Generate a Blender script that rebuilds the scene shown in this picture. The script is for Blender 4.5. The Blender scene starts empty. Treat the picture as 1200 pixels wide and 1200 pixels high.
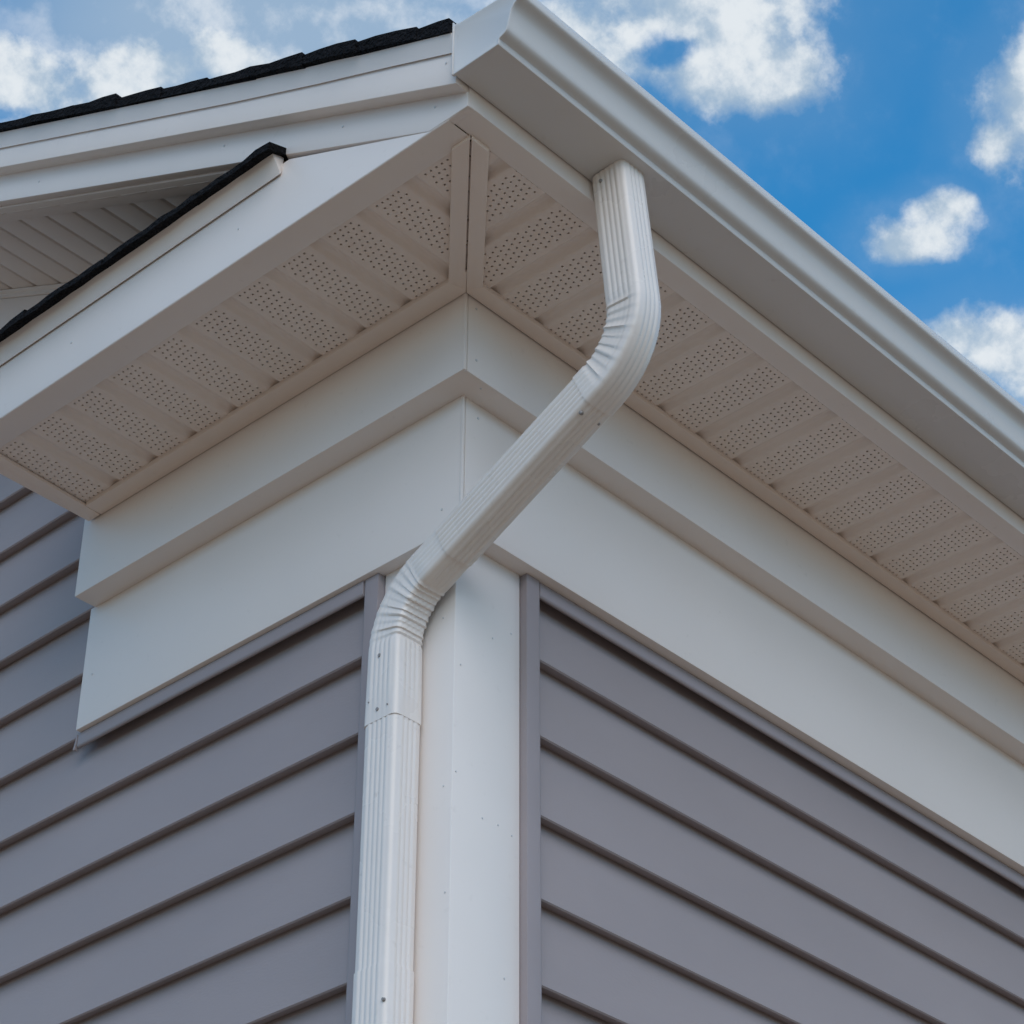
import bpy, bmesh, math, random
import numpy as np
from mathutils import Matrix, Vector
random.seed(7)
S = bpy.context.scene

# ------------------------------------------------------------------ camera
K = 0.6                    # metres per drawing unit
ZG = 6.3                   # drawing units from the frieze step down to the ground
R = np.array([[0.6549623673814421, -0.7553777386360901, -0.020706744966886178],
              [0.4263432208090208, 0.39201442333778885, -0.8152031341729076],
              [0.6239036427079806, 0.5250991943130057, 0.5788048727745344]])
CAM = np.array([-3.378813589606028, -3.306279779008153, -3.72460762976814])
FPX, CX = 2753.045, 708.93
def W(p): return Vector((p[0] * K, p[1] * K, (p[2] + ZG) * K))
cd = bpy.data.cameras.new('camera'); cam = bpy.data.objects.new('camera', cd)
S.collection.objects.link(cam); S.camera = cam
cd.sensor_width = 36; cd.sensor_fit = 'HORIZONTAL'
cd.lens = FPX / 1200 * 36; cd.shift_x = -(CX - 600) / 1200
cd.clip_start = 0.05; cd.clip_end = 5000
m = Matrix.Identity(4)
for i in range(3):
    m[i][0] = R[0][i]; m[i][1] = -R[1][i]; m[i][2] = -R[2][i]
m.translation = W(CAM); cam.matrix_world = m

# ------------------------------------------------------------------ light
SUN_EL, SUN_AZ = math.radians(40), math.radians(233)     # azimuth from +x towards +y
sd = bpy.data.lights.new('sun', 'SUN'); sun = bpy.data.objects.new('sun', sd)
S.collection.objects.link(sun)
sd.energy = 1.16; sd.angle = math.radians(55); sd.color = (1.0, 0.885, 0.77)
sdir = Vector((math.cos(SUN_EL) * math.cos(SUN_AZ), math.cos(SUN_EL) * math.sin(SUN_AZ), math.sin(SUN_EL)))
sun.rotation_euler = sdir.to_track_quat('Z', 'Y').to_euler()
sun.location = (0, 0, 30)
S.view_settings.view_transform = 'Standard'; S.view_settings.look = 'None'
S.view_settings.exposure = 0.25; S.view_settings.gamma = 1.0
S.view_settings.use_curve_mapping = False

# ------------------------------------------------------------------ sky with broken cloud
world = bpy.data.worlds.new('World'); S.world = world; world.use_nodes = True
nt = world.node_tree; nt.nodes.clear(); N = nt.nodes; Lk = nt.links.new
def wmath(op, a, b=None, c=None, clamp=False):
    n = N.new('ShaderNodeMath'); n.operation = op; n.use_clamp = clamp
    for i, v in enumerate((a, b, c)):
        if v is None: continue
        if isinstance(v, (int, float)): n.inputs[i].default_value = v
        else: Lk(v, n.inputs[i])
    return n.outputs[0]
def wdot(a, v):
    n = N.new('ShaderNodeVectorMath'); n.operation = 'DOT_PRODUCT'
    Lk(a, n.inputs[0]); n.inputs[1].default_value = v
    return n.outputs['Value']
def wnoise(vec, scale, detail, rough, off=(0, 0, 0)):
    mp = N.new('ShaderNodeVectorMath'); mp.operation = 'ADD'; Lk(vec, mp.inputs[0]); mp.inputs[1].default_value = off
    n = N.new('ShaderNodeTexNoise'); n.inputs['Scale'].default_value = scale
    n.inputs['Detail'].default_value = detail; n.inputs['Roughness'].default_value = rough
    Lk(mp.outputs[0], n.inputs['Vector']); return n
def wstep(x, a, b):
    n = N.new('ShaderNodeMapRange'); n.interpolation_type = 'SMOOTHSTEP'
    n.inputs['From Min'].default_value = a; n.inputs['From Max'].default_value = b
    Lk(x, n.inputs['Value']); return n.outputs['Result']
def wmix(f, a, b):
    n = N.new('ShaderNodeMix'); n.data_type = 'RGBA'
    for sock, v in ((n.inputs['Factor'], f), (n.inputs['A'], a), (n.inputs['B'], b)):
        if isinstance(v, (int, float, tuple)): sock.default_value = v
        else: Lk(v, sock)
    return n.outputs['Result']
sky = N.new('ShaderNodeTexSky'); sky.sky_type = 'NISHITA'; sky.sun_disc = False
sky.sun_elevation = SUN_EL; sky.sun_rotation = math.pi / 2 - SUN_AZ
sky.air_density = 1.0; sky.dust_density = 0.3; sky.ozone_density = 4.0; sky.altitude = 200
hs = N.new('ShaderNodeHueSaturation'); hs.inputs['Hue'].default_value = 0.487
hs.inputs['Saturation'].default_value = 1.3; hs.inputs['Value'].default_value = 1.3
Lk(sky.outputs[0], hs.inputs['Color'])
tc = N.new('ShaderNodeTexCoord'); dirv = tc.outputs['Generated']
# cloud shapes are laid out on a plane through the sky; noise makes their edges ragged
def frame(u, v):
    c = R.T @ np.array([(u - CX) / FPX, (v - 600) / FPX, 1.0]); return c / np.linalg.norm(c)
vd = frame(600, 300); vu = np.array([0, 0, 1.0]) - vd[2] * vd; vu /= np.linalg.norm(vu); vr = np.cross(vd, vu)
fb = wnoise(dirv, 26, 8, 0.6, (1.3, 0.4, 2.2))
fb2 = wnoise(dirv, 26, 3, 0.55, tuple(np.array((1.3, 0.4, 2.2)) + .010 * (vu * .8 + vr * .6)))
jn = wnoise(dirv, 14, 3, 0.6, (2.0, 6.0, 0.5))
jv = N.new('ShaderNodeVectorMath'); jv.operation = 'SCALE'; jv.inputs[0].default_value = tuple(.05 * (vr * .8 + vu * .6))
Lk(wmath('SUBTRACT', jn.outputs['Fac'], 0.5), jv.inputs['Scale'])
dja = N.new('ShaderNodeVectorMath'); dja.operation = 'ADD'; Lk(dirv, dja.inputs[0]); Lk(jv.outputs[0], dja.inputs[1]); dj = dja.outputs[0]
dep = wmath('MAXIMUM', wdot(dj, tuple(vd)), 0.05)
cmb = N.new('ShaderNodeCombineXYZ')
Lk(wmath('DIVIDE', wdot(dj, tuple(vr)), dep), cmb.inputs[0]); Lk(wmath('DIVIDE', wdot(dj, tuple(vu)), dep), cmb.inputs[1])
PL = cmb.outputs[0]
def blob(u, v, rx, ry):
    c = frame(u, v); d = c @ vd; x, y = (c @ vr) / d, (c @ vu) / d; rx /= FPX; ry /= FPX
    n = N.new('ShaderNodeVectorMath'); n.operation = 'MULTIPLY_ADD'; Lk(PL, n.inputs[0])
    n.inputs[1].default_value = (1 / rx, 1 / ry, 0); n.inputs[2].default_value = (-x / rx, -y / ry, 0)
    l = N.new('ShaderNodeVectorMath'); l.operation = 'LENGTH'; Lk(n.outputs[0], l.inputs[0])
    return l.outputs['Value']                      # 0 in the middle, 1 on the rim
def union(bs):
    o = None
    for b in bs:
        d = blob(*b); o = d if o is None else wmath('SMOOTH_MIN', o, d, 0.35)
    return wmath('SUBTRACT', 1.0, o)
dens = union(((815, 20, 175, 105), (680, 45, 130, 110), (915, 88, 88, 62), (850, 95, 120, 50), (1208, 120, 72, 86), (1168, 165, 38, 44),
              (1070, 278, 54, 38), (1106, 246, 38, 32), (1180, 405, 120, 58), (1125, 392, 66, 32), (1260, 450, 120, 90),
              (20, 95, 170, 74), (180, 78, 150, 76), (285, 60, 100, 54), (-190, 40, 150, 120), (1420, 40, 140, 90), (560, -190, 200, 90)))
hole = union(((778, 60, 40, 30), (118, 12, 56, 28), (0, 128, 50, 24)))
dens = wmath('SUBTRACT', dens, wmath('MULTIPLY', wmath('MAXIMUM', hole, 0.0), 0.95))
rawd = dens
dens = wmath('ADD', dens, wmath('MULTIPLY', wmath('SUBTRACT', fb.outputs['Fac'], 0.5), 1.9))
# the same broken cloud over the rest of the sky
gen = wnoise(dirv, 3.4, 3, 0.55, (4.0, 9.0, 1.0))
away = wstep(wdot(dirv, tuple(vd)), 0.955, 0.88)
gdens = wmath('MULTIPLY', wstep(gen.outputs['Fac'], 0.41, 0.57), away)
front = wmath('GREATER_THAN', wdot(dirv, tuple(vd)), 0.5)
a_in = wmath('MULTIPLY', wstep(dens, -0.22, 0.66), front)
veil = wmath('MULTIPLY', wmath('MULTIPLY', wstep(wmath('SUBTRACT', 1.0, blob(330, 20, 520, 260)), 0.0, 0.8), front), 0.80)
halo = wmath('MULTIPLY', wmath('MULTIPLY', wstep(wmath('MULTIPLY_ADD', fb.outputs['Fac'], .9, rawd), -1.0, 1.0), front), 0.16)
alpha = wmath('MAXIMUM', wmath('MAXIMUM', a_in, gdens), wmath('MAXIMUM', veil, halo))
relief = wmath('SUBTRACT', fb.outputs['Fac'], fb2.outputs['Fac'])
shade = wstep(wmath('ADD', wmath('MULTIPLY', relief, 1.15), wmath('MULTIPLY_ADD', dens, .16, fb.outputs['Fac'])), 0.36, 0.86)
CLOUD_LO, CLOUD_HI = (0.33, 0.43, 0.54, 1), (0.66, 0.70, 0.73, 1)
ccol = wmix(shade, CLOUD_LO, CLOUD_HI)
SKY_STR = 0.15
skys = N.new('ShaderNodeVectorMath'); skys.operation = 'SCALE'; Lk(hs.outputs[0], skys.inputs[0]); skys.inputs['Scale'].default_value = SKY_STR
bgc = wmix(wmath('MULTIPLY', alpha, 0.97), skys.outputs[0], ccol)
bg = N.new('ShaderNodeBackground'); bg.inputs['Strength'].default_value = 1.0; Lk(bgc, bg.inputs['Color'])
wo = N.new('ShaderNodeOutputWorld'); Lk(bg.outputs[0], wo.inputs['Surface'])

# ------------------------------------------------------------------ materials
def mat(name, col, rough=0.5, spec=0.5, var=0.05, vscale=3.0, bump=0.0, bscale=8.0, dirt=0.0, stretch=(1, 1, 1), coat=0.0, fine=0.0):
    M = bpy.data.materials.new(name); M.use_nodes = True; t = M.node_tree; n = t.nodes; L = t.links.new
    b = n['Principled BSDF']; b.inputs['Roughness'].default_value = rough
    b.inputs['Specular IOR Level'].default_value = spec; b.inputs['Coat Weight'].default_value = coat
    c = n.new('ShaderNodeTexCoord'); mp = n.new('ShaderNodeMapping'); mp.inputs['Scale'].default_value = stretch
    L(c.outputs['Object'], mp.inputs['Vector'])
    no = n.new('ShaderNodeTexNoise'); no.inputs['Scale'].default_value = vscale; no.inputs['Detail'].default_value = 5
    L(mp.outputs[0], no.inputs['Vector'])
    ra = n.new('ShaderNodeMapRange'); ra.inputs['From Min'].default_value = .3; ra.inputs['From Max'].default_value = .7
    ra.inputs['To Min'].default_value = 1 - var; ra.inputs['To Max'].default_value = 1 + var; L(no.outputs['Fac'], ra.inputs['Value'])
    mx = n.new('ShaderNodeVectorMath'); mx.operation = 'SCALE'; mx.inputs[0].default_value = col; L(ra.outputs[0], mx.inputs['Scale'])
    out = mx.outputs[0]
    if dirt:
        d = n.new('ShaderNodeTexNoise'); d.inputs['Scale'].default_value = 55; d.inputs['Detail'].default_value = 4
        L(c.outputs['Object'], d.inputs['Vector'])
        r2 = n.new('ShaderNodeMapRange'); r2.inputs['From Min'].default_value = .66; r2.inputs['From Max'].default_value = .78
        r2.inputs['To Max'].default_value = dirt; L(d.outputs['Fac'], r2.inputs['Value'])
        m2 = n.new('ShaderNodeMix'); m2.data_type = 'RGBA'; L(r2.outputs[0], m2.inputs['Factor']); L(out, m2.inputs['A'])
        m2.inputs['B'].default_value = (.30, .25, .20, 1); out = m2.outputs['Result']
    L(out, b.inputs['Base Color'])
    rr = n.new('ShaderNodeMapRange'); rr.inputs['To Min'].default_value = rough - .06; rr.inputs['To Max'].default_value = rough + .08
    L(no.outputs['Fac'], rr.inputs['Value']); L(rr.outputs[0], b.inputs['Roughness'])
    if bump:
        bn = n.new('ShaderNodeTexNoise'); bn.inputs['Scale'].default_value = bscale; bn.inputs['Detail'].default_value = 2
        L(mp.outputs[0], bn.inputs['Vector'])
        h = bn.outputs['Fac']
        if fine:
            f2 = n.new('ShaderNodeTexNoise'); f2.inputs['Scale'].default_value = bscale * 30; f2.inputs['Detail'].default_value = 3
            L(mp.outputs[0], f2.inputs['Vector'])
            ma = n.new('ShaderNodeMath'); ma.operation = 'MULTIPLY_ADD'; L(f2.outputs['Fac'], ma.inputs[0]); ma.inputs[1].default_value = fine; L(h, ma.inputs[2]); h = ma.outputs[0]
        bp = n.new('ShaderNodeBump'); bp.inputs['Strength'].default_value = bump; bp.inputs['Distance'].default_value = .02
        L(h, bp.inputs['Height']); L(bp.outputs[0], b.inputs['Normal'])
    return M
M_TRIM = mat('white_coil_trim', (.815, .745, .70), .42, .4, .02, 3, .10, 5, .10)
M_POST = mat('white_post_trim', (.825, .765, .725), .45, .4, .02, 4, .06, 6, .08)
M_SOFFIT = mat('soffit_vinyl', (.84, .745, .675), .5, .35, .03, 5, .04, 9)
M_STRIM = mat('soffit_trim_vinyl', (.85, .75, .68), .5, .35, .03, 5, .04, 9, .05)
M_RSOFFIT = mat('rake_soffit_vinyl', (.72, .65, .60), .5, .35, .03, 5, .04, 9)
M_SIDING = mat('grey_siding', (.35, .302, .305), .48, .4, .04, 2.2, .16, 4, 0, (1, 1, 2.5), 0, .10)
M_JCH = mat('grey_channel', (.325, .283, .29), .5, .4, .03, 5)
M_GUTTER = mat('white_gutter_enamel', (.66, .645, .63), .28, .5, .015, 4, .05, 7, .12)
M_SPOUT = mat('white_downspout_enamel', (.815, .755, .71), .27, .5, .02, 6, .05, 16, .18)
M_SHINGLE = mat('black_shingle', (.011, .011, .013), .95, .1, .5, 60, .9, 160)
M_NAIL = mat('dull_nail', (.62, .62, .63), .5, .5, .1, 20)
M_SCREW = mat('zinc_screw', (.30, .28, .27), .45, .5, .1, 20)
M_WOOD = mat('raw_sheathing', (.22, .16, .10), .8, .2, .2, 6)
M_GROUND = mat('packed_soil', (.35, .24, .16), .95, .1, .25, .35, .6, 1.5)

# ------------------------------------------------------------------ helpers
def link(name, me, ma, parent, smooth_angle=None, scale=True):
    me.materials.append(ma)
    o = bpy.data.objects.new(name, me); S.collection.objects.link(o)
    if parent: o.parent = parent
    return o
def finish(bm, name, ma, parent, bevel=0.0, smooth=None, seg=2):
    bmesh.ops.recalc_face_normals(bm, faces=bm.faces)
    if bevel:
        es = [e for e in bm.edges if len(e.link_faces) == 2 and e.calc_face_angle(0) > .5]
        bmesh.ops.bevel(bm, geom=es, offset=bevel, segments=seg, affect='EDGES', profile=.5)
    if smooth is not None or bevel:
        a = smooth if smooth is not None else .6
        for f in bm.faces: f.smooth = True
        for e in bm.edges:
            if len(e.link_faces) == 2 and e.calc_face_angle(0) > a: e.smooth = False
    for v in bm.verts: v.co = W(v.co)
    me = bpy.data.meshes.new(name); bm.to_mesh(me); bm.free()
    return link(name, me, ma, parent)
def prism(name, pts, ext, ma, parent, bevel=0.0, smooth=None, closed=True):
    """pts: polygon of 3D points; ext: extrusion vector"""
    bm = bmesh.new(); e = Vector(ext)
    a = [bm.verts.new(p) for p in pts]; b = [bm.verts.new(Vector(p) + e) for p in pts]
    n = len(pts)
    for i in range(n): bm.faces.new((a[i], a[(i + 1) % n], b[(i + 1) % n], b[i]))
    bm.faces.new(a); bm.faces.new(b[::-1])
    return finish(bm, name, ma, parent, bevel, smooth)
def box(name, x0, x1, y0, y1, z0, z1, ma, parent, bevel=.003):
    return prism(name, [(x0, y0, z0), (x1, y0, z0), (x1, y1, z0), (x0, y1, z0)], (0, 0, z1 - z0), ma, parent, bevel)
PITCH = .5016
def rake_prism(name, prof, y0, y1, ma, parent, bevel=0.0, smooth=None):
    """prof: polygon of (x, c), where z = c + PITCH*y"""
    return prism(name, [(x, y0, c + PITCH * y0) for x, c in prof], (0, y1 - y0, PITCH * (y1 - y0)), ma, parent, bevel, smooth)
def empty(name, loc=(0, 0, 0)):
    o = bpy.data.objects.new(name, None); S.collection.objects.link(o); o.location = loc; o.empty_display_size = .2; return o
def tag(o, label, cat, kind=None):
    o['label'] = label; o['category'] = cat
nail_me = {}
def nail(parent, p, normal, r=.0042, ma=None, name='nail', h=.0016):
    key = (name, r)
    if key not in nail_me:
        bm = bmesh.new()
        bmesh.ops.create_cone(bm, cap_ends=True, segments=10, radius1=r * K, radius2=r * .7 * K, depth=h * K * 2)
        me = bpy.data.meshes.new(name); bm.to_mesh(me); bm.free(); me.materials.append(ma or M_NAIL); nail_me[key] = me
    o = bpy.data.objects.new(name, nail_me[key]); S.collection.objects.link(o); o.parent = parent
    o.location = W(p); o.rotation_euler = Vector(normal).to_track_quat('Z', 'Y').to_euler(); return o

# ------------------------------------------------------------------ ground
bm = bmesh.new()
bmesh.ops.create_grid(bm, x_segments=40, y_segments=40, size=1500)
for v in bm.verts:
    r = math.hypot(v.co.x, v.co.y)
    v.co.z = -.01 - (0.0 if r < 60 else 0.6 * (1 + math.sin(v.co.x * .01) * math.cos(v.co.y * .013)) * min(1, (r - 60) / 300))
me = bpy.data.meshes.new('ground'); bm.to_mesh(me); bm.free()
g = link('ground', me, M_GROUND, None); g['kind'] = 'structure'

# ------------------------------------------------------------------ house
house = empty('house')
tag(house, 'grey vinyl sided house corner with white trim, boxed eaves and black shingle roof', 'house')
XE, YE, RY = 18.0, 12.0, 6.0          # far end of the eave wall, far gable corner, ridge line
GB = -ZG
CO = .2186                             # siding exposure
Z0 = -.618                             # one butt line; the others follow at CO
# --- walls: sheathing with the siding planks on it
gable = prism('siding_wall', [(.085, .12, GB), (.085, YE, GB), (.085, YE, .2), (.085, RY, .2 + PITCH * (RY - .3)), (.085, .12, .25)], (.06, 0, 0), M_WOOD, house)
eave = box('siding_wall', .15, XE, .10, .16, GB, .25, M_WOOD, house, 0)
box('siding_wall', .15, XE, YE - .06, YE, GB, .25, M_SIDING, house, 0)
prism('siding_wall', [(XE - .06, .17, GB), (XE - .06, YE - .07, GB), (XE - .06, YE - .07, .2), (XE - .06, RY, .2 + PITCH * (RY - .3)), (XE - .06, .17, .25)], (.05, 0, 0), M_SIDING, house)
def plank_prof(d0, z0):
    """(depth, z) outline; depth grows into the wall"""
    return [(d0, z0 + .0035), (d0 + .0035, z0), (d0 + .034, z0 + .006), (d0 + .040, z0 + .04), (d0 + .040, z0 + CO + .012), (d0 + .0345, z0 + CO + .012), (d0 + .0005, z0 + .008)]
k0 = -int((Z0 - GB) / CO)
for k in range(k0, 16):
    z = Z0 + CO * k
    jit = random.uniform(-.0012, .0012)
    ya = .318 if z < -.42 else 1.44
    if z > .2: ya = 1.40 if z < .5 else (z - .40) / PITCH + .02
    yb = YE - .02 if z < .0 else min(YE - .02, 2 * RY - (z - .0) / PITCH)
    if yb - ya > .3:
        prism('siding_plank', [(d, ya, zz) for d, zz in plank_prof(.032 + jit, z)], (0, yb - ya, 0), M_SIDING, gable, 0, .5)
    z += -.006
    if z < -.42:
        prism('siding_plank', [(.290, d, zz) for d, zz in plank_prof(.047 + jit, z)], (XE - .32, 0, 0), M_SIDING, eave, 0, .5)
# --- corner post
post = prism('corner_post', [(.038, .0514, GB), (.27, .0514, GB), (.27, .0995, GB), (.149, .0995, GB), (.149, .119, GB), (.084, .119, GB), (.084, .302, GB), (.038, .302, GB)],
             (0, 0, -.398 - GB), M_POST, house, .004)
for p in ((.2362, -.5902), (.1695, -.6344), (.0589, -.7599), (.14, -1.1413), (.1936, -1.1391), (.2406, -1.1491), (.0496, -1.0548), (.217, -1.5167)):
    nail(post, (p[0], .0512, p[1]), (0, -1, 0), .0029)
for p in ((.078, -1.0875), (.066, -1.3622), (.0915, -.62)): nail(post, (.0378, p[0], p[1]), (-1, 0, 0), .0029)
# --- J channels that frame the siding
# beside the post, gable wall: front flange + side leg
def lprof(name, pts, ext): return prism(name, pts, ext, M_JCH, house, .0022)
ZT = -.4005
lprof('channel_trim', [(.016, .3035, GB), (.016, .350, GB), (.020, .356, GB), (.026, .356, GB), (.026, .3095, GB), (.084, .3095, GB), (.084, .3035, GB)], (0, 0, ZT - GB))
lprof('channel_trim', [(.2715, .030, GB), (.318, .030, GB), (.324, .034, GB), (.324, .040, GB), (.2775, .040, GB), (.2775, .099, GB), (.2715, .099, GB)], (0, 0, ZT - GB))
# below the frieze
lprof('channel_trim', [(.0145, .357, ZT), (.0145, .357, ZT - .040), (.0185, .357, ZT - .046), (.0245, .357, ZT - .046), (.0245, .357, ZT - .006), (.084, .357, ZT - .006), (.084, .357, ZT)], (0, 1.135, 0))
lprof('channel_trim', [(.325, .0325, ZT), (.325, .0325, ZT - .040), (.325, .0365, ZT - .046), (.325, .0425, ZT - .046), (.325, .0425, ZT - .006), (.325, .099, ZT - .006), (.325, .099, ZT)], (XE - .35, 0, 0))
# the loose cut end of the channel at the end of the frieze
prism('channel_end_flap', [(.0135, 1.4925, ZT - .004), (.0135, 1.496, ZT - .004), (.012, 1.506, ZT - .050), (.012, 1.496, ZT - .053)], (.012, 0, 0), M_JCH, house, .001)
# --- frieze boards (lower) and the deeper boards above them
def boards(name, boxes, ma, parent, bevel):
    bm = bmesh.new()
    for x0, x1, y0, y1, z0, z1 in boxes:
        q = [bm.verts.new(p) for p in ((x0, y0, z0), (x1, y0, z0), (x1, y1, z0), (x0, y1, z0), (x0, y0, z1), (x1, y0, z1), (x1, y1, z1), (x0, y1, z1))]
        for f in ((0, 3, 2, 1), (4, 5, 6, 7), (0, 1, 5, 4), (1, 2, 6, 5), (2, 3, 7, 6), (3, 0, 4, 7)): bm.faces.new([q[i] for i in f])
    return finish(bm, name, ma, parent, bevel)
FB = [boards('frieze_board', ((0, .0092, 0, .0105, -.400, .004), (.0004, .10, .0085, 1.487, -.3998, .004)), M_TRIM, house, .003),
      box('frieze_board', .0118, XE, .0016, .093, -.3993, .004, M_TRIM, house, .003)]
# the second board tucks behind the wrap of the first
UB = [boards('cornice_board', ((-.0755, -.0655, -.0755, -.0650, 0.0, .300), (-.0751, .06, -.0670, 1.467, .0004, .300)), M_TRIM, house, .003),
      box('cornice_board', -.0628, XE, -.0740, .05, .0010, .300, M_TRIM, house, .003)]
nail(FB[1], (.0564, .0010, -.0436), (0, -1, 0)); nail(FB[0], (-.0002, .0669, -.3276), (-1, 0, 0)); nail(FB[0], (-.0002, 1.4408, -.2352), (-1, 0, 0))
nail(UB[1], (-.0338, -.0747, .2219), (0, -1, 0)); nail(UB[1], (-.0311, -.0747, .0535), (0, -1, 0)); nail(UB[1], (.012, -.05, .0008), (0, 0, -1))
# --- soffits: dark deck above, perforated panels, trims
ZS = .262
deckL = prism('soffit', [(-.535, -.52, .335), (-.535, 1.42, .335), (.02, 1.42, .335), (.02, .02, .335)], (0, 0, .012), M_WOOD, house)
deckR = prism('soffit', [(-.51, -.53, .336), (XE, -.53, .336), (XE, .02, .336), (.03, .02, .336)], (0, 0, .012), M_WOOD, house)
PP, CA, CB, HR = .1675, .0186, .0192, .0034      # panel pitch, hole cell across, along, hole radius
def soffit_panel(g0, a0, a1, keep, place, parent, holes=True, name='soffit_panel'):
    """one panel between two grooves at g0 and g0+PP (across), a0..a1 along; place(u, v, h) -> 3D, h = height of recess"""
    bm = bmesh.new()
    # cross profile (u, h) beside the perforated flat
    nW = 5.5 * CA; mgn = (PP - nW) / 2
    left = [(0, .015), (.006, .0145), (.012, .0105), (.018, .004), (.0215, .001), (.0245, 0), (mgn, 0)]
    right = [(PP - u, h) for u, h in left[::-1]]
    def strip(prof):
        nseg = max(1, int((a1 - a0) / .05)); vs = [a0 + (a1 - a0) * i / nseg for i in range(nseg + 1)]
        for i in range(nseg):
            vm = (vs[i] + vs[i + 1]) / 2
            for (u0, h0), (u1, h1) in zip(prof[:-1], prof[1:]):
                if not keep(g0 + (u0 + u1) / 2, vm): continue
                q = [bm.verts.new(place(g0 + u, v, h)) for u, v, h in ((u0, vs[i], h0), (u1, vs[i], h0 if False else h1), (u1, vs[i + 1], h1), (u0, vs[i + 1], h0))]
                bm.faces.new(q)
    strip(left); strip(right)
    nrow = max(1, int(round((a1 - a0) / CB))); cb = (a1 - a0) / nrow
    if not holes: 
        strip([(mgn, 0), (PP - mgn, 0)])
    else:
        for r in range(nrow):
            v0 = a0 + r * cb; v1 = v0 + cb; vm = (v0 + v1) / 2
            off = 0 if r % 2 == 0 else CA / 2
            if r % 2 == 0: fills = [(mgn + 5 * CA, mgn + 5.5 * CA)]
            else: fills = [(mgn, mgn + CA / 2)]
            for u0, u1 in fills:
                if keep(g0 + u0, vm): bm.faces.new([bm.verts.new(place(g0 + u, v, 0)) for u, v in ((u0, v0), (u1, v0), (u1, v1), (u0, v1))])
            for c in range(5):
                u0 = mgn + off + c * CA; u1 = u0 + CA; um = (u0 + u1) / 2
                if not keep(g0 + um, vm): continue
                out = [(u1, vm), (u1, v1), (um, v1), (u0, v1), (u0, vm), (u0, v0), (um, v0), (u1, v0)]
                inn = [(um + HR * math.cos(i * math.pi / 4), vm + HR * math.sin(i * math.pi / 4)) for i in range(8)]
                vo = [bm.verts.new(place(g0 + u, v, 0)) for u, v in out]
                vi = [bm.verts.new(place(g0 + u, v, 0)) for u, v in inn]
                vk = [bm.verts.new(place(g0 + u, v, .004)) for u, v in inn]
                for i in range(8):
                    j = (i + 1) % 8
                    bm.faces.new((vo[i], vo[j], vi[j], vi[i])); bm.faces.new((vi[i], vi[j], vk[j], vk[i]))
    if not bm.faces: bm.free(); return
    bmesh.ops.remove_doubles(bm, verts=bm.verts, dist=1e-5)
    return finish(bm, name, M_SOFFIT, parent, 0, .9)
for k in range(-2, 10):          # return / gable side, panels run towards the wall
    g0 = .0795 - PP * 1 + PP * (k)
    if g0 > 1.40: break
    soffit_panel(g0, -.478, -.112, lambda u, v: u > v - .012 and u < 1.388, lambda u, v, h: (v, u, ZS + h), deckL)
for k in range(-3, 19):          # eave side
    g0 = -.0147 + PP * k
    soffit_panel(g0, -.480, -.100, lambda u, v: u > v - .012, lambda u, v, h: (u, v, ZS + .0006 + h), deckR)
prism('soffit_panel', [(-.0147 + PP * 19, -.48, ZS + .001), (XE, -.48, ZS + .001), (XE, -.11, ZS + .001), (-.0147 + PP * 19, -.11, ZS + .001)], (0, 0, .02), M_SOFFIT, deckR)
# wall trims
prism('soffit_trim', [(-.0765, -.0775, .2478), (-.0765, 1.384, .2478), (-.136, 1.384, .2478), (-.136, -.138, .2478)], (0, 0, .018), M_STRIM, deckL, .003)
prism('soffit_trim', [(-.0745, -.0770, .2484), (XE, -.0770, .2484), (XE, -.1245, .2484), (-.1235, -.1245, .2484)], (0, 0, .018), M_STRIM, deckR, .003)
# corner mitre: two strips on the diagonal with a seam
w = .0605
prism('mitre_trim', [(-.0905, -.0870, .2466), (-.478, -.4745, .2466), (-.478, -.4745 + w, .2466), (-.136, -.1325 + w, .2466)], (0, 0, .016), M_STRIM, deckL, .003)
prism('mitre_trim', [(-.0885, -.0905, .2462), (-.1225 + w, -.1245, .2462), (-.474 + w, -.476, .2462), (-.474, -.476, .2462)], (0, 0, .016), M_STRIM, deckR, .003)
# --- eave fascia with its bottom flange
fas = prism('fascia_board', [(-.5455, -.537, .2615), (-.5455, -.470, .2600), (-.5455, -.470, .2635), (-.5455, -.529, .268), (-.5455, -.529, .44), (-.5455, -.537, .44)], (XE + .5, 0, 0), M_TRIM, house, .0025)
# --- rake boards up the gable
rb = prism('rake_board', [(-.55, -.536, .2605), (-.55, -.408, .2605), (-.55, RY, .466 + PITCH * RY), (-.55, RY, .580 + PITCH * RY), (-.55, -.536, .580 - .536 * PITCH)], (.026, 0, 0), M_TRIM, house, .003)
for p in ((1.2329, 1.1383), (.3685, .7199), (-.1007, .4796), (-.4268, .3281)): nail(rb, (-.5502, p[0], p[1]), (-1, 0, 0))
rt_ = rake_prism('rake_trim_board', [(-.590, .573), (-.590, .690), (-.545, .690), (-.545, .573)], -.534, RY, M_TRIM, house, .003)
nail(rt_, (-.5902, -.5007, .395), (-1, 0, 0))
bm = bmesh.new(); pv = None
for yy, up in ((-.534, 1.0), (-.30, .72), (-.05, .3), (.30, 0.0), (RY, 0.0)):
    q = [bm.verts.new((x, yy, c + PITCH * yy + up * k_)) for x, c, k_ in ((-.5925, .656, .022), (-.5950, .651, .022), (-.5960, .658, .022), (-.6100, .704, .024), (-.586, .704, .024), (-.588, .660, .022))]
    if pv:
        for i in range(6): bm.faces.new((pv[i], pv[(i + 1) % 6], q[(i + 1) % 6], q[i]))
    else: bm.faces.new(q)
    pv = q
bm.faces.new(pv[::-1]); finish(bm, 'drip_edge', M_TRIM, house, 0, .5)
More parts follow.
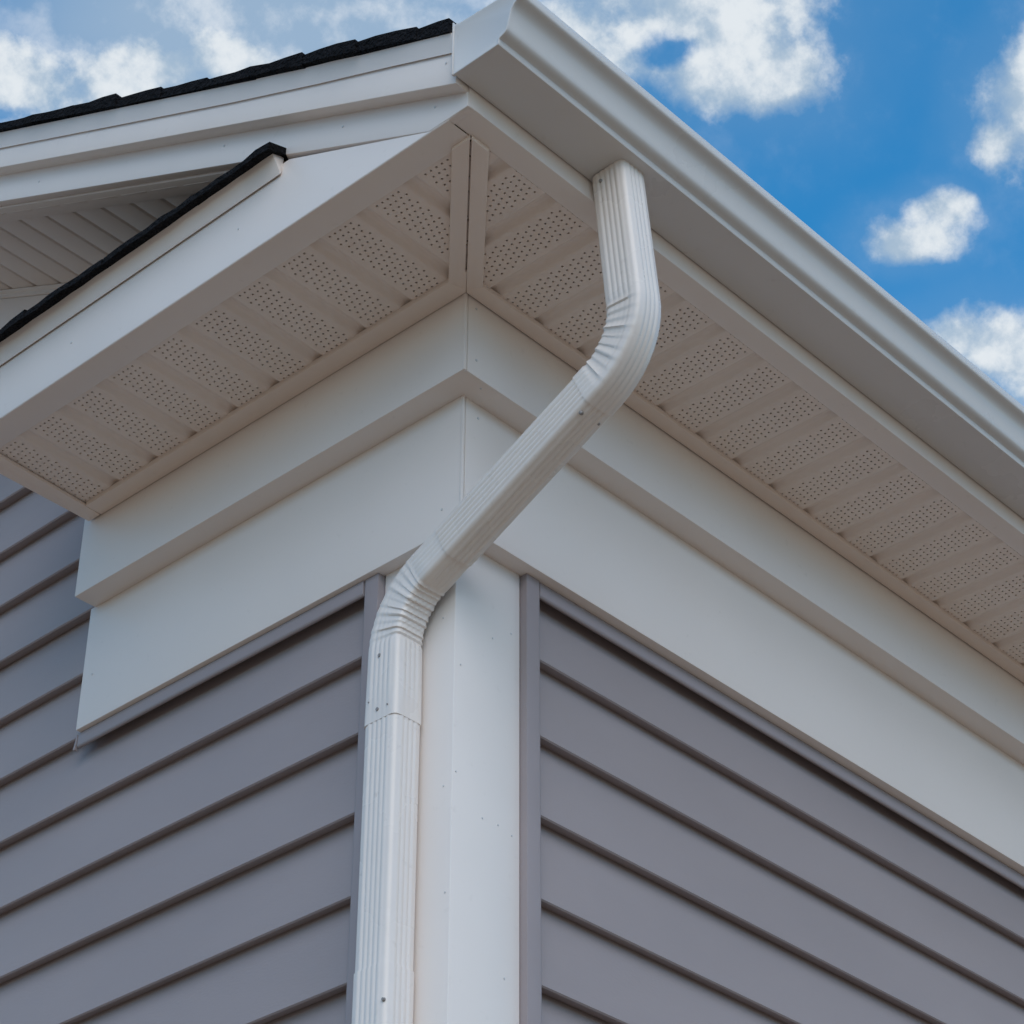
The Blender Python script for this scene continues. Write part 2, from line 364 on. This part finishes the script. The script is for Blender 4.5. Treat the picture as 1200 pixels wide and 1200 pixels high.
# --- cornice return below the rake
cr = prism('cornice_return', [(-.5485, -.534, .2585), (-.5485, 1.437, .2585), (-.5485, 1.437, .50), (-.5485, .10, .50), (-.5485, -.40, .2605 + .005)], (.022, 0, 0), M_TRIM, house, .003)
nail(cr, (-.5487, .278, .3684), (-1, 0, 0)); nail(cr, (-.5487, .95, .366), (-1, 0, 0))
prism('return_flange', [(-.5475, -.470, .2562), (-.5475, 1.4365, .2562), (-.466, 1.4365, .2562), (-.466, -.470, .2562)], (0, 0, .0021), M_TRIM, cr, .0012)
prism('return_end_panel', [(-.525, 1.366, .2470), (-.079, 1.386, .2470), (-.079, 1.437, .2470), (-.525, 1.437, .2470)], (0, 0, .012), M_STRIM, cr, .003)
prism('return_end_panel', [(-.525, 1.425, .262), (.03, 1.425, .262), (.03, 1.425, .70), (-.525, 1.425, .52)], (0, .010, 0), M_TRIM, cr)
prism('drip_edge', [(-.5520, .124, .4600), (-.5555, .124, .4585), (-.5575, .124, .468), (-.5900, .124, .520), (-.545, .124, .520), (-.5495, .124, .470)], (0, 1.325, 0), M_TRIM, cr, .001)
# --- rake soffit: plain ribbed panels between rake and gable wall
rdeck = rake_prism('rake_soffit', [(-.52, .492), (-.52, .504), (.08, .504), (.08, .492)], .1, RY, M_WOOD, house)
RP = .1415
for k in range(0, 30):
    y0 = 1.4486 + RP * (k - 9)
    if y0 + RP > RY: break
    rake = lambda y, c: c + PITCH * y
    prof = [(y0 + .001, .474), (y0 + .008, .472), (y0 + .019, .457), (y0 + .024, .4545), (y0 + RP - .004, .4545), (y0 + RP - .0005, .468), (y0 + RP - .0005, .482), (y0 + .001, .484)]
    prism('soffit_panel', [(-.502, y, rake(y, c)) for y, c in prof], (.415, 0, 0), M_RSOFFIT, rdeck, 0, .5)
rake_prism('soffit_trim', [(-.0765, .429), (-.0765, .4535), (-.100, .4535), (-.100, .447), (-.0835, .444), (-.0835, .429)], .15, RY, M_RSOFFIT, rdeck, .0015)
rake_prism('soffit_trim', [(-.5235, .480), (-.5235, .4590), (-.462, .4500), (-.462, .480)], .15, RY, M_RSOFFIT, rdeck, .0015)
rake_prism('frieze_board', [(-.0755, .15), (-.0755, .470), (.030, .470), (.030, .15)], .42, RY, M_TRIM, house, .003)
# --- roof: deck, and the shingles course by course
roof = rake_prism('roof', [(-.585, .690), (-.585, .7035), (XE + .55, .7035), (XE + .55, .690)], -.525, RY, M_WOOD, house)
prism('roof_back_slope', [(-.585, RY + .001, .69 + PITCH * RY), (-.585, YE + .5, .69 + PITCH * (RY - RY - .5)), (-.585, YE + .5, .75 + PITCH * (-.5)), (-.585, RY + .001, .75 + PITCH * RY)], (XE + 1.1, 0, 0), M_SHINGLE, roof)
CY = .2005
steps = []
y = -.4173 - CY
while y < RY: steps.append(y); y += CY * random.uniform(.96, 1.04)
for i, y in enumerate(steps):
    first = i == 0
    ov = -.6170 if first else -.6180 - random.uniform(-.006, .008)
    lift = (.026, .020, .011, .004)[i] if i < 4 else 0.0
    th = .014 + random.uniform(-.003, .010) + (.006 if first else 0)
    y1 = min(RY, y + CY * 2.05)
    c0, c1 = .7045 + lift, .7045 + lift * .4
    yb = y - (.022 if first else 0)
    # one shingle at the rake, butt edge proud of the course below; ragged rake edge
    bm = bmesh.new()
    def col(yy, c, t, x): return [bm.verts.new((x, yy, c + PITCH * yy)), bm.verts.new((x + random.uniform(-.002, .002), yy, c + t + PITCH * yy))]
    nseg = 6; prev = None; far = 1.25 + random.uniform(-.15, .15)
    fs = [j / nseg for j in range(nseg + 1)]
    if first: fs = sorted(fs + [(-.5345 - yb) / (y1 - yb), (-.5335 - yb) / (y1 - yb)])
    for f in fs:
        yy = yb + (y1 - yb) * f
        # inside the gutter the course stops short of the end cap
        ox = -.5860 if yy < -.534 else ov
        t = .026 + th * (1 - f) + random.uniform(-.0015, .0015)
        a = col(yy, c0 + (c1 - c0) * f, t, ox + random.uniform(-.003, .003)); b = col(yy, c0 + (c1 - c0) * f, t, far)
        if prev:
            pa, pb = prev
            bm.faces.new((pa[0], pa[1], a[1], a[0])); bm.faces.new((pb[0], b[0], b[1], pb[1]))
            bm.faces.new((pa[1], pb[1], b[1], a[1])); bm.faces.new((pa[0], a[0], b[0], pb[0]))
        else: bm.faces.new((a[0], b[0], b[1], a[1]))
        prev = (a, b)
    a, b = prev; bm.faces.new((a[0], a[1], b[1], b[0]))
    finish(bm, 'shingle', M_SHINGLE, roof)
rake_prism('shingle_field', [(1.05, .722), (1.05, .752), (XE + .58, .752), (XE + .58, .722)], -.62, RY, M_SHINGLE, roof)
# small roof on the cornice return
ret = prism('return_roof', [(-.56, .135, .505), (-.56, 1.445, .505), (.03, 1.445, .712), (.03, .135, .712)], (0, 0, .012), M_WOOD, cr)
ys = .112
for i, ln in enumerate((.30, .36, .33, .36)):
    y1 = min(1.46, ys + ln)
    for row, (xa, zo) in enumerate(((-.612, 0.0), (-.51, .022))):
        bm = bmesh.new(); n = 6; pr = None
        ya, yb2 = ys + (0 if row == 0 else .05), y1 - .002 + (0 if row == 0 else .05)
        if row == 1: yb2 = min(1.462, yb2)
        th = .025 + random.uniform(-.003, .005)
        for j in range(n + 1):
            yy = ya + (yb2 - ya) * j / n; xx = xa + random.uniform(-.004, .004)
            t = th + random.uniform(-.002, .003) + (.004 if (i == 0 and row == 0 and j in (0, 1)) else 0)
            zl = .5000 + zo + .35 * (xx + .612) - random.uniform(0, .002)
            q = [bm.verts.new((xx, yy, zl)), bm.verts.new((xx + .002, yy, zl + t)), bm.verts.new((xx + .30, yy, zl + t * .7 + .105)), bm.verts.new((xx + .30, yy, zl + .105))]
            if pr:
                for e in range(4): bm.faces.new((pr[e], pr[(e + 1) % 4], q[(e + 1) % 4], q[e]))
            else: bm.faces.new(q)
            pr = q
        bm.faces.new(pr[::-1])
        finish(bm, 'shingle', M_SHINGLE, ret)
    ys = y1

# ------------------------------------------------------------------ gutter
gutter = empty('gutter', W((-.602, -.64, .32)))
tag(gutter, 'white ogee metal gutter running along the eave above the soffit', 'gutter')
GI = Matrix.Translation(-gutter.location)
prof = [(-.5395, .490), (-.5395, .3215), (-.541, .3204), (-.677, .3204), (-.6815, .3215), (-.6835, .3245), (-.6840, .3300), (-.6842, .3345), (-.6852, .3375),
        (-.6885, .3397), (-.6940, .3415), (-.6995, .3435), (-.7045, .3462), (-.7085, .3500), (-.7110, .3552), (-.7128, .3620), (-.7145, .3710), (-.7165, .3810), (-.7188, .3910), (-.7210, .3990),
        (-.7236, .4065), (-.7268, .4130), (-.7310, .4185), (-.7360, .4228), (-.7415, .4260), (-.7472, .4285), (-.7525, .4308), (-.7555, .4335), (-.7568, .4375), (-.7568, .4590), (-.7548, .4630), (-.7500, .4645)]
inner = [(-.7500, .4615), (-.7520, .4600), (-.7535, .4560), (-.7535, .4390), (-.7510, .4345), (-.734, .4270), (-.7230, .4150), (-.7165, .4000), (-.7115, .3800), (-.7070, .3590), (-.698, .3490), (-.686, .3440), (-.6805, .3380), (-.680, .3250), (-.677, .3236), (-.5425, .3236), (-.5425, .497)]
def reparent(o, parent):
    o.parent = parent; o.matrix_parent_inverse = Matrix.Translation(-Vector(parent.location))
tr = prism('trough', [(-.600, y, z) for y, z in prof + inner], (XE + 1.15, 0, 0), M_GUTTER, None, 0, .55); reparent(tr, gutter)
# end cap: crimped rim and a slightly dished plate
bm = bmesh.new()
capo = [(-.5370, .4830), (-.5370, .3186)] + [(y - .0010, z - .0016) for y, z in prof[3:-2]] + [(-.7572, .4655), (-.7500, .4672)]
cy_, cz_ = -.6300, .4020
def loop(x, f, d=0.0):
    return [bm.verts.new((x, cy_ + (y - cy_) * f, cz_ + (z - cz_) * f)) for y, z in capo]
loops = [loop(-.5975, 1.0), loop(-.6040, 1.0), loop(-.6046, .985), loop(-.6046, .95), loop(-.6022, .89)]
n = len(capo)
for A, B in zip(loops[:-1], loops[1:]):
    for i in range(n): bm.faces.new((A[i], A[(i + 1) % n], B[(i + 1) % n], B[i]))
L5 = loops[-1]; bmesh.ops.triangle_fill(bm, use_beauty=True, edges=[bm.edges.get((L5[i], L5[(i + 1) % n])) for i in range(n)])
L0 = loops[0]; bmesh.ops.triangle_fill(bm, use_beauty=True, edges=[bm.edges.get((L0[i], L0[(i + 1) % n])) for i in range(n)])
ec = finish(bm, 'end_cap', M_GUTTER, None, 0, .5); reparent(ec, gutter)
# upright crimp flange of the cap at the fascia
fl = box('end_cap_flange', -.6075, -.598, -.5385, -.5350, .318, .494, M_GUTTER, None, .001); reparent(fl, gutter)

# ------------------------------------------------------------------ downspout
spout = empty('downspout', W((-.02, .188, GB)))
tag(spout, 'white ribbed metal downspout bent from the gutter back to the corner post', 'downspout')
PW, PD = .1089, .0933          # size towards the wall, size along x
nodes = [Vector(v) for v in ((-.0795, -.5984, .3215), (-.049, -.620, -.2139), (-.0169, .1978, -.5726), (-.0205, .187, -6.1))]
def make_path(nodes, rad, step=.0035):
    pts = []
    def seg(a, b, bend=0):
        L = (b - a).length; n = max(1, int(L / .03)); t = (b - a) / L
        for i in range(n): pts.append((a + (b - a) * i / n, t, 0, 0.0))
    cur = nodes[0]
    for i in range(1, len(nodes) - 1):
        p = nodes[i]; t0 = (p - nodes[i - 1]).normalized(); t1 = (nodes[i + 1] - p).normalized()
        ang = t0.angle(t1); tl = rad[i] * math.tan(ang / 2)
        a = p - t0 * tl; seg(cur, a)
        ax = t0.cross(t1).normalized(); nrm = ax.cross(t0); c = a + nrm * rad[i]
        n = int(ang * rad[i] / step)
        for k in range(n):
            th = ang * k / n; rot = Matrix.Rotation(th, 3, ax)
            pts.append((c + rot @ (a - c), rot @ t0, i, k / n))
        cur = p + t1 * tl
    seg(cur, nodes[-1]); pts.append((nodes[-1], (nodes[-1] - cur).normalized(), 0, 0.0))
    return pts
RAD = {1: .200, 2: .190}
path = make_path(nodes, RAD)
lens = [0.0]
for a, b in zip(path[:-1], path[1:]): lens.append(lens[-1] + (b[0] - a[0]).length)
def s_at(f):
    return min(range(len(path)), key=lambda i: f(path[i][0]))
def ring_profile():
    """(s, n, nx, ny, ribmask) round the pipe; s along x, n towards the wall"""
    r = .016; out = []; hs_, hn = PD / 2 - r, PW / 2 - r
    for side in range(4):
        cs, cn = [(1, 1), (-1, 1), (-1, -1), (1, -1)][side]
        for k in range(7):
            a = side * math.pi / 2 + k / 6 * math.pi / 2
            out.append((cs * hs_ + r * math.cos(a), cn * hn + r * math.sin(a), math.cos(a), math.sin(a), 0.0))
        a = (side + 1) * math.pi / 2
        nx, ny = math.cos(a), math.sin(a)
        L = 2 * (hs_ if side % 2 == 0 else hn); ncount = 4 if side % 2 == 0 else 5
        npt = 40
        p0 = out[-1]
        dx, dy = -math.sin(a), math.cos(a)
        for k in range(1, npt):
            f = k / npt
            rib = (0.5 - 0.5 * math.cos(2 * math.pi * ncount * f)) ** .6
            out.append((p0[0] + dx * L * f, p0[1] + dy * L * f, nx, ny, rib))
    return out
RING = ring_profile()
RIB = .0021
def sleeve(name, i0, i1, scale, ncrimp=None, lip0=False, lip1=False, collar=False):
    bm = bmesh.new(); rings = []
    rows = list(range(i0, i1 + 1))
    def make(idx, sc, rowf=0.0):
        if isinstance(sc, tuple): sc = sc[0] + (sc[1] - sc[0]) * rowf
        pos, t, bend, ph = path[idx]
        s = Vector((1, 0, 0)); s = (s - t * s.dot(t)).normalized(); nn = s.cross(t)
        ring = []
        for (a, b, nx, ny, rib) in RING:
            off = RIB * rib * (1 if not collar else min(1, max(.12, (1 - rowf) * 9 - .35))) - .0004
            if bend and ncrimp and bend in ncrimp:
                inner_s = 1 if bend == 1 else -1
                u = (b / (PW / 2)) * inner_s                     # +1 on the inner side of the bend
                wgt = min(1, max(0, (u + 1.0) / .8)) if bend == 1 else min(1, max(0, (u + 1.6) / 1.9))
                phs = ph * ncrimp[bend]
                edge = min(1, ph * 14) * min(1, (1 - ph) * 14)
                fr = phs % 1.0
                saw = fr ** 1.5 if fr < .86 else .8 * (1 - (fr - .86) / .14)                  # ridge between creases
                off = off * (1 - .75 * wgt * edge) + edge * wgt * (.0058 * saw * (.8 + .4 * math.sin(2.3 * int(phs) + 1)) - .0038) + .0004 * math.sin(37 * a / PD + 5 * phs) * wgt * edge
            ring.append(bm.verts.new(pos + s * (a * sc + nx * off) + nn * (b * sc + ny * off)))
        return ring
    span = max(1e-6, lens[rows[-1]] - lens[rows[0]])
    end = scale[1] if isinstance(scale, tuple) else scale
    if lip0: rings.append(make(rows[0], (scale[0] if isinstance(scale, tuple) else scale) * .93))
    for i in rows: rings.append(make(i, scale, (lens[i] - lens[rows[0]]) / span))
    if lip1: rings.append(make(rows[-1], end * .93, 1.0))
    n = len(RING)
    for A, B in zip(rings[:-1], rings[1:]):
        for j in range(n): bm.faces.new((A[j], A[(j + 1) % n], B[(j + 1) % n], B[j]))
    o = finish(bm, name, M_SPOUT, None, 0, .75); reparent(o, spout); return o
# joints along the pipe
j1 = s_at(lambda p: abs(p.y + .475) + (0 if p.z < -.15 and p.z > -.5 else 9))
j2 = s_at(lambda p: abs(p.y + .005) + (0 if p.z < -.3 and p.z > -.6 else 9))
j3 = s_at(lambda p: abs(p.z + .912) + (0 if p.y > 0 else 9))
j4 = s_at(lambda p: abs(p.z + 1.535) + (0 if p.y > 0 else 9))
e1 = sleeve('elbow', 0, j1, (.985, 1.03), {1: 10.0}, False, True)
RIB = .0032
mid = sleeve('diagonal_pipe', j1 - 1, j2, .99, None, False, True)
RIB = .0021
e2 = sleeve('elbow', j2 - 1, j3, (.95, 1.045), {2: 11.0}, False, True, True)
p1 = sleeve('pipe', j3 - 1, j4 + 1, 1.0, None)
p2 = sleeve('pipe', j4, len(path) - 1, 1.04, None, True, True)
def screw(par, i, side, f, r=.0062):
    pos, t, _, _ = path[i]; s = Vector((1, 0, 0)); s = (s - t * s.dot(t)).normalized(); nn = s.cross(t)
    if side == 's': p = pos - s * (PD / 2 + .0012) + nn * f; nv = -s
    else: p = pos - nn * (PW / 2 + .0012) + s * f; nv = -nn
    o = nail(None, p, nv, r, M_SCREW, 'screw', .003)
    o.parent = par; o.matrix_parent_inverse = (Matrix.Translation(Vector(spout.location)) @ par.matrix_parent_inverse @ Matrix.Identity(4)).inverted() if False else Matrix.Identity(4)
    return o
screw(e1, 1, 's', .018)
screw(mid, j1 + 1, 'n', -.033); screw(mid, j1 + 1, 'n', .026, .0045)
screw(e2, s_at(lambda p: abs(p.z + .735) + (0 if p.y > 0 else 9)), 's', .004)
screw(e2, s_at(lambda p: abs(p.z + .868) + (0 if p.y > 0 else 9)), 's', .004)
for fz, fy in ((.872, -.030), (.858, .034)):
    screw(e2, s_at(lambda p: abs(p.z + fz) + (0 if p.y > 0 else 9)), 's', fy, .0028)
screw(p2, s_at(lambda p: abs(p.z + 1.62) + (0 if p.y > 0 else 9)), 's', -.050, .005)

S.render.engine = 'CYCLES'
S.cycles.max_bounces = 7; S.cycles.diffuse_bounces = 5; S.cycles.glossy_bounces = 3
S.cycles.use_adaptive_sampling = True; S.cycles.adaptive_threshold = 0.015
S.cycles.use_denoising = True
world.cycles.sampling_method = 'MANUAL'; world.cycles.sample_map_resolution = 512
